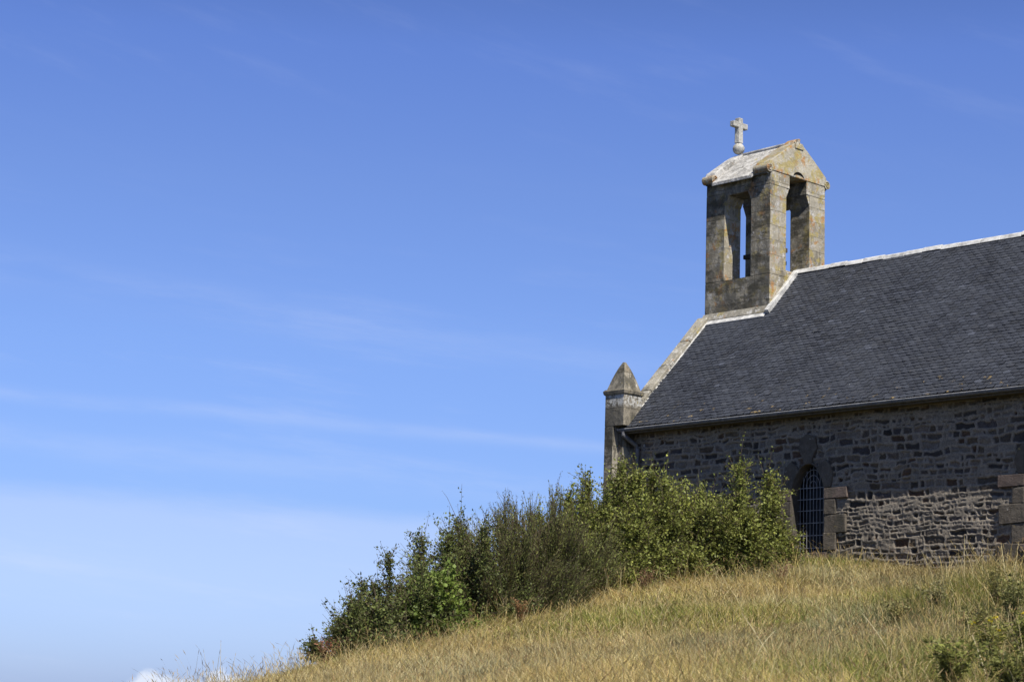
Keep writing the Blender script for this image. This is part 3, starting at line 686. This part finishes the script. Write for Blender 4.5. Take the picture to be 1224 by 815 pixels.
def shrub(name, label, cat, px, base_y, depth, width, height, style, nleaf, group, thick=None, yb=None):
    c = survey(px, base_y, depth); cx, cy = c[0], c[1]; cz = gz(cx, cy)
    root = empty(name, (cx, cy, cz), label, cat, group)
    segs = []; shoots = []
    nst = int(12+width*7) if style != 'broom' else int(26+width*12)
    right = np.array([math.cos(YAW), -math.sin(YAW), 0]); back = np.array([math.sin(YAW), math.cos(YAW), 0])
    thick = thick or width*0.6
    lobes = []
    for i in range(nst):
        th = R.uniform(0, 2*PI); rr_ = math.sqrt(R.random())
        lx, ly = rr_*math.cos(th), rr_*math.sin(th)
        top = (1-0.80*rr_**3)*R.uniform(0.45, 0.98) if style != 'broom' else (1-0.75*rr_**2.4)*R.uniform(0.40, 0.80)
        tip = np.array([cx, cy, cz]) + right*lx*width*0.56 + back*ly*thick*0.5 + np.array([0, 0, height*top])
        b0 = np.array([cx, cy, cz-0.05]) + (right*lx*width*0.28 + back*ly*thick*0.25)
        mid = (b0+tip)/2 + np.array([R.uniform(-.1, .1), R.uniform(-.1, .1), -0.05*height]) + (right*lx*width*0.10)
        path = [b0*(1-t)**2 + 2*mid*t*(1-t) + tip*t*t for t in np.linspace(0, 1, 7)]
        for k in range(6): segs.append((path[k], path[k+1], 0.022*(1-k/7)*min(1, height), 0.022*(1-(k+1)/7)*min(1, height)+0.002))
        lobes.append(path)
    nsh = int(nleaf/ (14 if style != 'broom' else 22)); P = []; Dn = []; S = []; Cc_ = []
    cen = np.array([cx, cy, cz+height*0.25])
    lobe_tone = [R.uniform(0.72, 1.25) for _ in lobes]
    for i in range(nsh):
        li = R.randrange(nst); path = lobes[li]; t = R.uniform(0.12, 1.0)**0.8*6; k = min(int(t), 5); p0 = path[k]*(1-(t-k)) + path[k+1]*(t-k)
        out = norm(p0-cen)
        if style == 'broom':
            dv = norm(np.array([0, 0, 1.25]) + out*0.8 + np.array([R.gauss(0, .35), R.gauss(0, .35), 0])); ln = R.uniform(0.2, 0.5)*height/1.8
        else:
            dv = norm(out*0.75 + np.array([R.gauss(0, .65), R.gauss(0, .65), R.gauss(0.30, .5)])); ln = R.uniform(0.12, 0.42)*min(1.0, 0.35+height/2.6)
            if R.random() < 0.04 and t > 3.5: ln *= 1.7; dv = norm(dv+np.array([0, 0, 1.0]))
        p1 = p0+dv*ln
        if p1[2] < cz+0.02: continue
        segs.append((p0, p1, 0.005, 0.002)); nl = 14 if style != 'broom' else 22
        tt = (np.arange(nl)+rng.random(nl))/nl; pos = p0+(p1-p0)*tt[:, None] + rng.normal(size=(nl, 3))*(0.028 if style != 'broom' else 0.012)
        P.append(pos); ax_ = norm(dv*(0.6 if style != 'broom' else 1.6) + rng.normal(size=(nl, 3))*0.7); Dn.append(ax_)
        sz = {'bright': 0.050, 'dark': 0.047, 'broom': 0.046, 'bramble': 0.060}[style]
        S.append(sz*(0.45+0.95*rng.random(nl)**1.3))
        tone = lobe_tone[li]*R.uniform(0.75, 1.25)*(0.85+0.3*rng.random((nl, 1)))
        bc = {'bright': (0.225, 0.25, 0.06), 'dark': (0.14, 0.165, 0.05), 'broom': (0.175, 0.195, 0.058), 'bramble': (0.17, 0.22, 0.05)}[style]
        col = np.array(bc)*tone
        rnd = rng.random((nl, 1))
        col = np.where(rnd < 0.13, col*np.array([1.45, 1.35, 1.2]), col)
        if R.random() < {'bright': 0.07, 'dark': 0.10, 'broom': 0.16, 'bramble': 0.25}[style]: col = col*0.4+np.array((0.15, 0.11, 0.05))*0.6
        if yb is not None and R.random() < yb: col = np.array((0.20, 0.27, 0.055))*tone
        Cc_.append(col)
    for i in range(int(14*width)):        # bare and dead twigs
        path = lobes[R.randrange(nst)]; p0 = path[R.choice([3, 4, 5, 6])]; dv = norm(norm(p0-cen)*0.8+np.array([R.gauss(0, .5), R.gauss(0, .5), R.gauss(0.5, .4)])); p1 = p0+dv*R.uniform(0.2, 0.5)
        segs.append((p0, p1, 0.006, 0.003)); segs.append((p1, p1+norm(dv+np.array([R.gauss(0, .6), R.gauss(0, .6), 0.2]))*R.uniform(0.08, 0.22), 0.003, 0.0015))
    P = np.concatenate(P); Dn = np.concatenate(Dn); S = np.concatenate(S); Cc_ = np.concatenate(Cc_)
    V, L, Sz, CC = leaf_mesh(P, Dn, S, Cc_, width={'bright': 0.62, 'dark': 0.6, 'broom': 0.26, 'bramble': 0.75}[style])
    mesh_obj('foliage', V, {'loops': L, 'sizes': Sz}, M['leaf'], root, cols=CC, uv=False)
    tubes(segs, 'stems', M['bark'], root)
    return root
G = 'shrubs in the thicket beside the chapel'
SH = [
 # name,label,px,base_y,depth,width,height,style,leaves
 ('shrub', 'rightmost leafy green shrub spreading over the left edge of the arched window', 900, 688, 33.4, 1.45, 1.15, 'bright', 14000),
 ('shrub', 'bright green shrub with an upright shoot against the wall, just left of the window shrub', 870, 692, 33.2, 2.1, 2.0, 'bright', 26000),
 ('shrub', 'green shrub with a thin tall tip in front of the dark wall middle', 815, 700, 33.0, 2.3, 1.9, 'bright', 26000),
 ('shrub', 'tall rounded yellow green shrub directly below the corner pinnacle', 754, 706, 32.8, 2.4, 2.18, 'bright', 38000),
 ('shrub', 'tall loose shrub standing against the sky just left of the pinnacle', 694, 718, 32.5, 2.2, 2.08, 'bright', 36000),
 ('shrub', 'green shrub filling the thicket in front of the pinnacle foot and downpipe', 728, 714, 32.4, 2.0, 1.85, 'bright', 28000),
 ('broom_bush', 'dark olive broom bush with upright wispy stems in the thicket middle', 652, 738, 31.6, 2.2, 2.35, 'broom', 60000),
 ('broom_bush', 'second broom bush, lower and brownish, left of the wispy one', 602, 752, 30.8, 2.1, 2.2, 'broom', 52000),
 ('shrub', 'dark green shrub on the slope with bright leaves low at its left', 558, 760, 30.2, 2.0, 1.9, 'dark', 34000),
 ('shrub', 'small vivid lime green shrub tucked low between darker shrubs', 520, 772, 28.8, 1.0, 1.05, 'bramble', 9000),
 ('shrub', 'low dark shrub with an arching twig reaching into the sky', 484, 776, 28.8, 1.7, 1.40, 'dark', 24000),
 ('shrub', 'lowest dark shrub at the left end of the thicket', 432, 782, 28.0, 1.3, 1.0, 'dark', 16000),
]
for (nm, lb, px, by, dp, wd, ht, sty, nl) in SH:
    root = shrub(nm, lb, 'shrub' if nm == 'shrub' else 'broom', px, by, dp, wd, ht, sty, int(nl*1.5), G, thick=wd*0.75, yb=0.8 if 'lime' in lb else None)
    if 'arching twig' in lb:
        c = np.array(root.location); right = np.array([math.cos(YAW), -math.sin(YAW), 0]); pth = [c+right*(-0.15-0.12*k)+np.array([0, 0, 0.62+0.13*k-0.012*k*k]) for k in range(6)]
        segs = [(pth[k], pth[k+1], 0.006, 0.004) for k in range(5)]; tubes(segs, 'twig', M['bark'], root)
        P = np.concatenate([p+rng.normal(size=(7, 3))*0.035 for p in pth[1:]]); n_ = len(P)
        V, L, Sz, CC = leaf_mesh(P, norm(rng.normal(size=(n_, 3))), np.full(n_, 0.05), np.tile((0.05, 0.075, 0.03), (n_, 1)))
        mesh_obj('twig_leaves', V, {'loops': L, 'sizes': Sz}, M['leaf'], root, cols=CC, uv=False)

# --- grass: blades and seed stalks over the near hillside
def grass_colors(x, y, n):
    a = fbm(x*0.28, y*0.28, 101, 3); bb = fbm(x*1.3, y*1.3, 103, 3)
    straw = np.array((0.45, 0.345, 0.125)); pale = np.array((0.56, 0.475, 0.25)); green = np.array((0.15, 0.19, 0.04)); olive = np.array((0.29, 0.275, 0.07)); brown = np.array((0.27, 0.165, 0.075))
    v = np.stack([x-CAM[0], y-CAM[1]], 1); fwd = v@np.array([math.sin(YAW), math.cos(YAW)]); lat = v@np.array([math.cos(YAW), -math.sin(YAW)])
    return a, bb, straw, pale, green, olive, brown, fwd, lat
def scatter(n, rmin, rmax, power):
    az = rng.uniform(-0.335, 0.335, n); u_ = rng.random(n); r_ = (rmin**power + u_*(rmax**power-rmin**power))**(1/power)
    th = YAW+az; x = CAM[0]+np.sin(th)*r_; y = CAM[1]+np.cos(th)*r_
    ok = ~((x > -0.33) & (x < XE) & (y > 0.20) & (y < 6.3)); return x[ok], y[ok], r_[ok]
def blades(n, seedy):
    x, y, r_ = scatter(n, 9.0, 39.0, 1.5); z = ground(x, y)
    a, bb, straw, pale, green, olive, brown, fwd, lat = grass_colors(x, y, n); N = len(x)
    # greenness: more to the right, in damp patches
    gfac = np.clip(0.38 + (lat+1.0)/9.0*0.30 + (a-0.5)*2.6, 0.05, 0.92)
    short = np.clip((fbm(x*0.35, y*0.35, 111, 3)-0.5)*4+0.35, 0, 1)
    k = rng.random(N)
    col = np.where((rng.random(N) < gfac)[:, None], np.where((k < 0.45)[:, None], green, olive), np.where((k < 0.55)[:, None], straw, np.where((k < 0.85)[:, None], pale, brown)))
    patch = np.clip((fbm(x*0.55+7, y*0.55, 131, 3)-0.42)*4, 0, 1)[:, None]
    col = col*(1-0.45*patch) + col.mean(1, keepdims=True)*np.array((1.08, 1.05, 0.72))*0.45*patch
    col = col*(0.68+0.8*rng.random(N))[:, None]*(0.75+0.75*bb)[:, None]
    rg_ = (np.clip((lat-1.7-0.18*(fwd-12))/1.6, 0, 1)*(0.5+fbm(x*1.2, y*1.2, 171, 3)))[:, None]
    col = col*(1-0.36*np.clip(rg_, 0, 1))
    qc = survey(900, 772, 20.0); zone = np.clip(1.25-np.hypot((x-qc[0])/1.0, (y-qc[1])/1.0)/4.2+(fbm(x*0.8, y*0.8, 181, 3)-0.5)*1.6, 0, 1)
    col = col*(1-0.6*zone[:, None]) + (0.55*col.mean(1, keepdims=True)+0.09)*np.array((1.08, 1.12, 0.70))*0.85*0.6*zone[:, None]
    short = np.clip(short+0.9*zone, 0, 1.2)
    clump = fbm(x*2.2, y*2.2, 121, 2)
    tall = 0.6+0.8*clump
    L = (0.09+0.20*rng.random(N)**1.4) * tall * (1-0.5*short)
    if seedy: L = (0.16+0.40*rng.random(N)**1.8) * (0.6+0.8*clump) * (1-0.55*short)
    rgt = np.clip((lat-2.3-0.20*(fwd-12))/1.2, 0, 1); tuft = np.clip((fbm(x*0.9, y*0.9, 161, 3)-0.5)*5, -0.6, 1)
    L *= 0.80*(1+0.25*rgt)*(1+0.40*tuft)*np.where((y > -1.8) & (x > 3) & (x < 8.0), 0.7, 1)
    near = np.clip((r_-9)/8, 0.6, 1)
    L *= near
    lean = rng.normal(size=(N, 2))*(0.75 if not seedy else 0.32) + 0.5*np.stack([fbm(x*1.1, y*1.1, 141, 2)-0.5, fbm(x*1.1, y*1.1, 151, 2)-0.5], 1); 
    tip = np.stack([lean[:, 0]*L, lean[:, 1]*L, L*0.95], 1); midp = tip*np.array([[0.36, 0.36, 0.56]])
    P0 = np.stack([x, y, z-0.01], 1); sd = rng.uniform(0, 2*PI, N); side = np.stack([np.cos(sd), np.sin(sd), np.zeros(N)], 1)
    if not seedy:
        w = (0.0013+0.0020*rng.random(N))[:, None]*np.clip(r_/18, 0.8, 1.7)[:, None]
        V = np.stack([P0-side*w, P0+side*w, P0+midp+side*w*0.8, P0+midp-side*w*0.8, P0+tip], 1).reshape(-1, 3); i0 = np.arange(N)[:, None]*5
        Lp = np.concatenate([i0+np.array([[0, 1, 2, 3]]), i0+np.array([[3, 2, 4]])], 1).ravel(); S = np.tile([4, 3], N)
        return V, Lp, S, np.repeat(col, 5, axis=0)
    w = (0.0012+0.0009*rng.random(N))[:, None]*np.clip(r_/18, 0.9, 1.8)[:, None]
    hd = (0.05+0.06*rng.random(N))[:, None]; dirn = norm(tip-midp); hw = (0.0020+0.0026*rng.random(N))[:, None]*np.clip(r_/22, 0.8, 1.3)[:, None]
    T_ = P0+tip; nod = T_ + dirn*hd + np.stack([lean[:, 0], lean[:, 1], -0.25*np.ones(N)], 1)*hd*0.5; hm = (T_+nod)/2
    side2 = norm(np.cross(side, np.array([0, 0, 1.0])))
    V = np.stack([P0-side*w, P0+side*w, P0+midp+side*w, P0+midp-side*w, T_+side*w*.7, T_-side*w*.7, hm+side*hw, nod, hm-side*hw, hm+side2*hw, hm-side2*hw], 1).reshape(-1, 3); i0 = np.arange(N)[:, None]*11
    Lp = np.concatenate([i0+np.array([[0, 1, 2, 3]]), i0+np.array([[3, 2, 4, 5]]), i0+np.array([[4, 6, 7, 8]]), i0+np.array([[5, 9, 7, 10]])], 1).ravel(); S = np.tile([4, 4, 4, 4], N)
    c0 = straw*(0.75+0.55*rng.random(N))[:, None]; c0 = np.where((rng.random(N) < 0.35)[:, None], pale*(0.7+0.5*rng.random(N))[:, None], c0)
    hc = np.where((rng.random(N) < 0.3)[:, None], np.array((0.30, 0.18, 0.10)), np.array((0.45, 0.34, 0.17)))*(0.75+0.5*rng.random(N))[:, None]
    CC = np.concatenate([np.repeat(c0[:, None], 6, axis=1), np.repeat(hc[:, None], 5, axis=1)], 1).reshape(-1, 3)
    return V, Lp, S, CC
V1, L1, S1, C1 = blades(800000, False); V2, L2, S2, C2 = blades(48000, True)
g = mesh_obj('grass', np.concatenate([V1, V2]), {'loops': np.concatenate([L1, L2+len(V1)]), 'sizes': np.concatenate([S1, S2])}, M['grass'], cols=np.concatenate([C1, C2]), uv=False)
tag(g, 'dry golden grass with seed heads covering the slope', 'grass', kind='stuff')

# --- weeds and dry stalks that stand out of the grass
def weed(name, label, px, py, depth, h, n_st, leafs, tint, flower=None, spread=0.5):
    c = survey(px, py, depth); cx, cy = c[0], c[1]; cz = gz(cx, cy); root = empty(name, (cx, cy, cz), label, 'weed')
    segs = []; P = []; Dn = []; tips = []
    for i in range(n_st):
        th = R.uniform(0, 2*PI); le = R.uniform(0.1, spread); hh = h*R.uniform(0.6, 1.0)
        pth = [np.array([cx+R.uniform(-.003, .003), cy+R.uniform(-.003, .003), cz])]
        for k in range(1, 6): pth.append(pth[0]+np.array([math.cos(th)*le*hh*(k/5)**1.6, math.sin(th)*le*hh*(k/5)**1.6, hh*k/5]))
        for k in range(5): segs.append((pth[k], pth[k+1], 0.0042-0.0005*k, 0.0038-0.0005*k))
        tips.append(pth[-1])
        for q_ in range(int(leafs*1.5)):
            t = R.uniform(0.1, 5)*0.999; k = int(t); p = pth[k]*(1-t+k)+pth[k+1]*(t-k); d_ = norm(np.array([R.gauss(0, 1), R.gauss(0, 1), R.gauss(0.35, .4)]))
            P.append(p+d_*0.03); Dn.append(d_)
    P = np.array(P); Dn = np.array(Dn); n_ = len(P)
    V, L, Sz, CC = leaf_mesh(P, Dn, 0.022+0.026*rng.random(n_), np.array(tint)*np.array((1.25, 1.1, 1.0))*(0.5+1.2*rng.random((n_, 1))), width=0.40)
    mesh_obj('leaves', V, {'loops': L, 'sizes': Sz}, M['leaf'], root, cols=CC, uv=False)
    tubes(segs, 'stems', M['weed_stem'], root)
    if flower:
        for t_ in tips[:4]:
            Fp = t_+rng.normal(size=(12, 3))*np.array([0.009, 0.009, 0.004]); 
            V, L, Sz, CC = leaf_mesh(Fp, norm(rng.normal(size=(12, 3))), np.full(12, 0.016), np.tile(flower, (12, 1)), width=0.9)
            mesh_obj('flower_head', V, {'loops': L, 'sizes': Sz}, M['leaf'], root, cols=CC, uv=False)
M['weed_stem'] = flat_mat('green_brown_stem', (0.15, 0.14, 0.06), 0.8, 0, 0.1)
weed('ragwort', 'green weed with small yellow flower heads at the lower right', 1186, 775, 14.0, 0.36, 16, 40, (0.19, 0.21, 0.06), (0.62, 0.50, 0.03))
weed('ragwort', 'yellow flowering weed cut by the right edge of the view', 1217, 772, 14.5, 0.40, 16, 40, (0.17, 0.20, 0.055), (0.60, 0.47, 0.03))
weed('leafy_weed', 'dark green bushy weed low in the right corner, left of the flowering ones', 1135, 822, 12.5, 0.34, 26, 44, (0.15, 0.18, 0.05), spread=0.9)
weed('leafy_weed', 'dark bushy weed in the very bottom right corner of the slope', 1212, 825, 12.0, 0.36, 26, 44, (0.14, 0.165, 0.05), spread=0.9)
weed('leafy_weed', 'tall dark weed before the second window at the right edge', 1212, 718, 20.0, 0.62, 26, 44, (0.15, 0.17, 0.06))
weed('leafy_weed', 'grey green thistle like weed in front of the sunlit masonry', 1118, 706, 25.0, 0.42, 18, 36, (0.22, 0.23, 0.12), spread=0.9)
weed('leafy_weed', 'broad low weed in the grass below the middle of the sunlit masonry', 1070, 722, 24.0, 0.30, 24, 36, (0.19, 0.20, 0.08), spread=1.1)
weed('leafy_weed', 'olive weed among the right hand grass, halfway up to the second window', 1165, 742, 18.0, 0.38, 22, 40, (0.18, 0.19, 0.07), spread=0.8)
weed('leafy_weed', 'tiny dark weed alone in the pale grass below the thicket', 787, 736, 28.0, 0.16, 8, 14, (0.07, 0.09, 0.03))
weed('dry_dock', 'rusty brown seeded weed at the foot of the leftmost shrub', 392, 782, 26.5, 0.42, 20, 30, (0.22, 0.11, 0.065))
weed('dry_dock', 'reddish dried weed between the wispy broom and the grass', 622, 762, 29.0, 0.42, 18, 30, (0.21, 0.13, 0.07))
weed('leafy_weed', 'tall olive weed standing left of the second window foot at the right edge', 1192, 700, 24.0, 0.62, 24, 34, (0.20, 0.20, 0.07))
weed('dry_dock', 'brown dried weed under the middle of the green shrubs', 770, 712, 31.0, 0.5, 20, 30, (0.17, 0.11, 0.07))
weed('dry_dock', 'pinkish brown seed stalks in front of the arched window foot', 935, 690, 31.5, 0.45, 16, 20, (0.29, 0.20, 0.14))
def straw_(label, px, py, depth, ln, lean, bend):
    c = survey(px, py, depth); base = np.array([c[0], c[1], gz(c[0], c[1])]); right = np.array([math.cos(YAW), -math.sin(YAW), 0]); back = np.array([math.sin(YAW), math.cos(YAW), 0])
    b = MB(); pp = []
    for k in range(9):
        t = k/8; pp.append(base + right*ln*(lean*t + bend*t*t) + back*0.1*t*ln + np.array([0, 0, ln*(t*0.9-0.25*abs(bend)*t*t)]))
    b.tube(pp, [0.0048-0.0003*k for k in range(9)], 5)
    o = b.build('dry_stalk', M['straw'])
    me = o.data; o.location = tuple(base); me.transform(Matrix.Translation(-Vector(base)))
    tag(o, label, 'stalk')
M['straw'] = flat_mat('pale_dry_straw', (0.55, 0.47, 0.27), 0.7, 0, 0.2)
straw_('long pale straw leaning left in the matted grass below the window', 924, 778, 16.5, 0.46, -0.45, -0.1)
straw_('pale straw arching over at the bottom, left of the leaning one', 898, 806, 14.5, 0.42, 0.05, 0.35)
straw_('thick pale straw standing near the yellow flowering weed', 1181, 786, 13.0, 0.34, -0.22, -0.05)
straw_('thin pale straw leaning left in the middle of the right hand grass', 1068, 772, 16.0, 0.40, -0.5, -0.1)
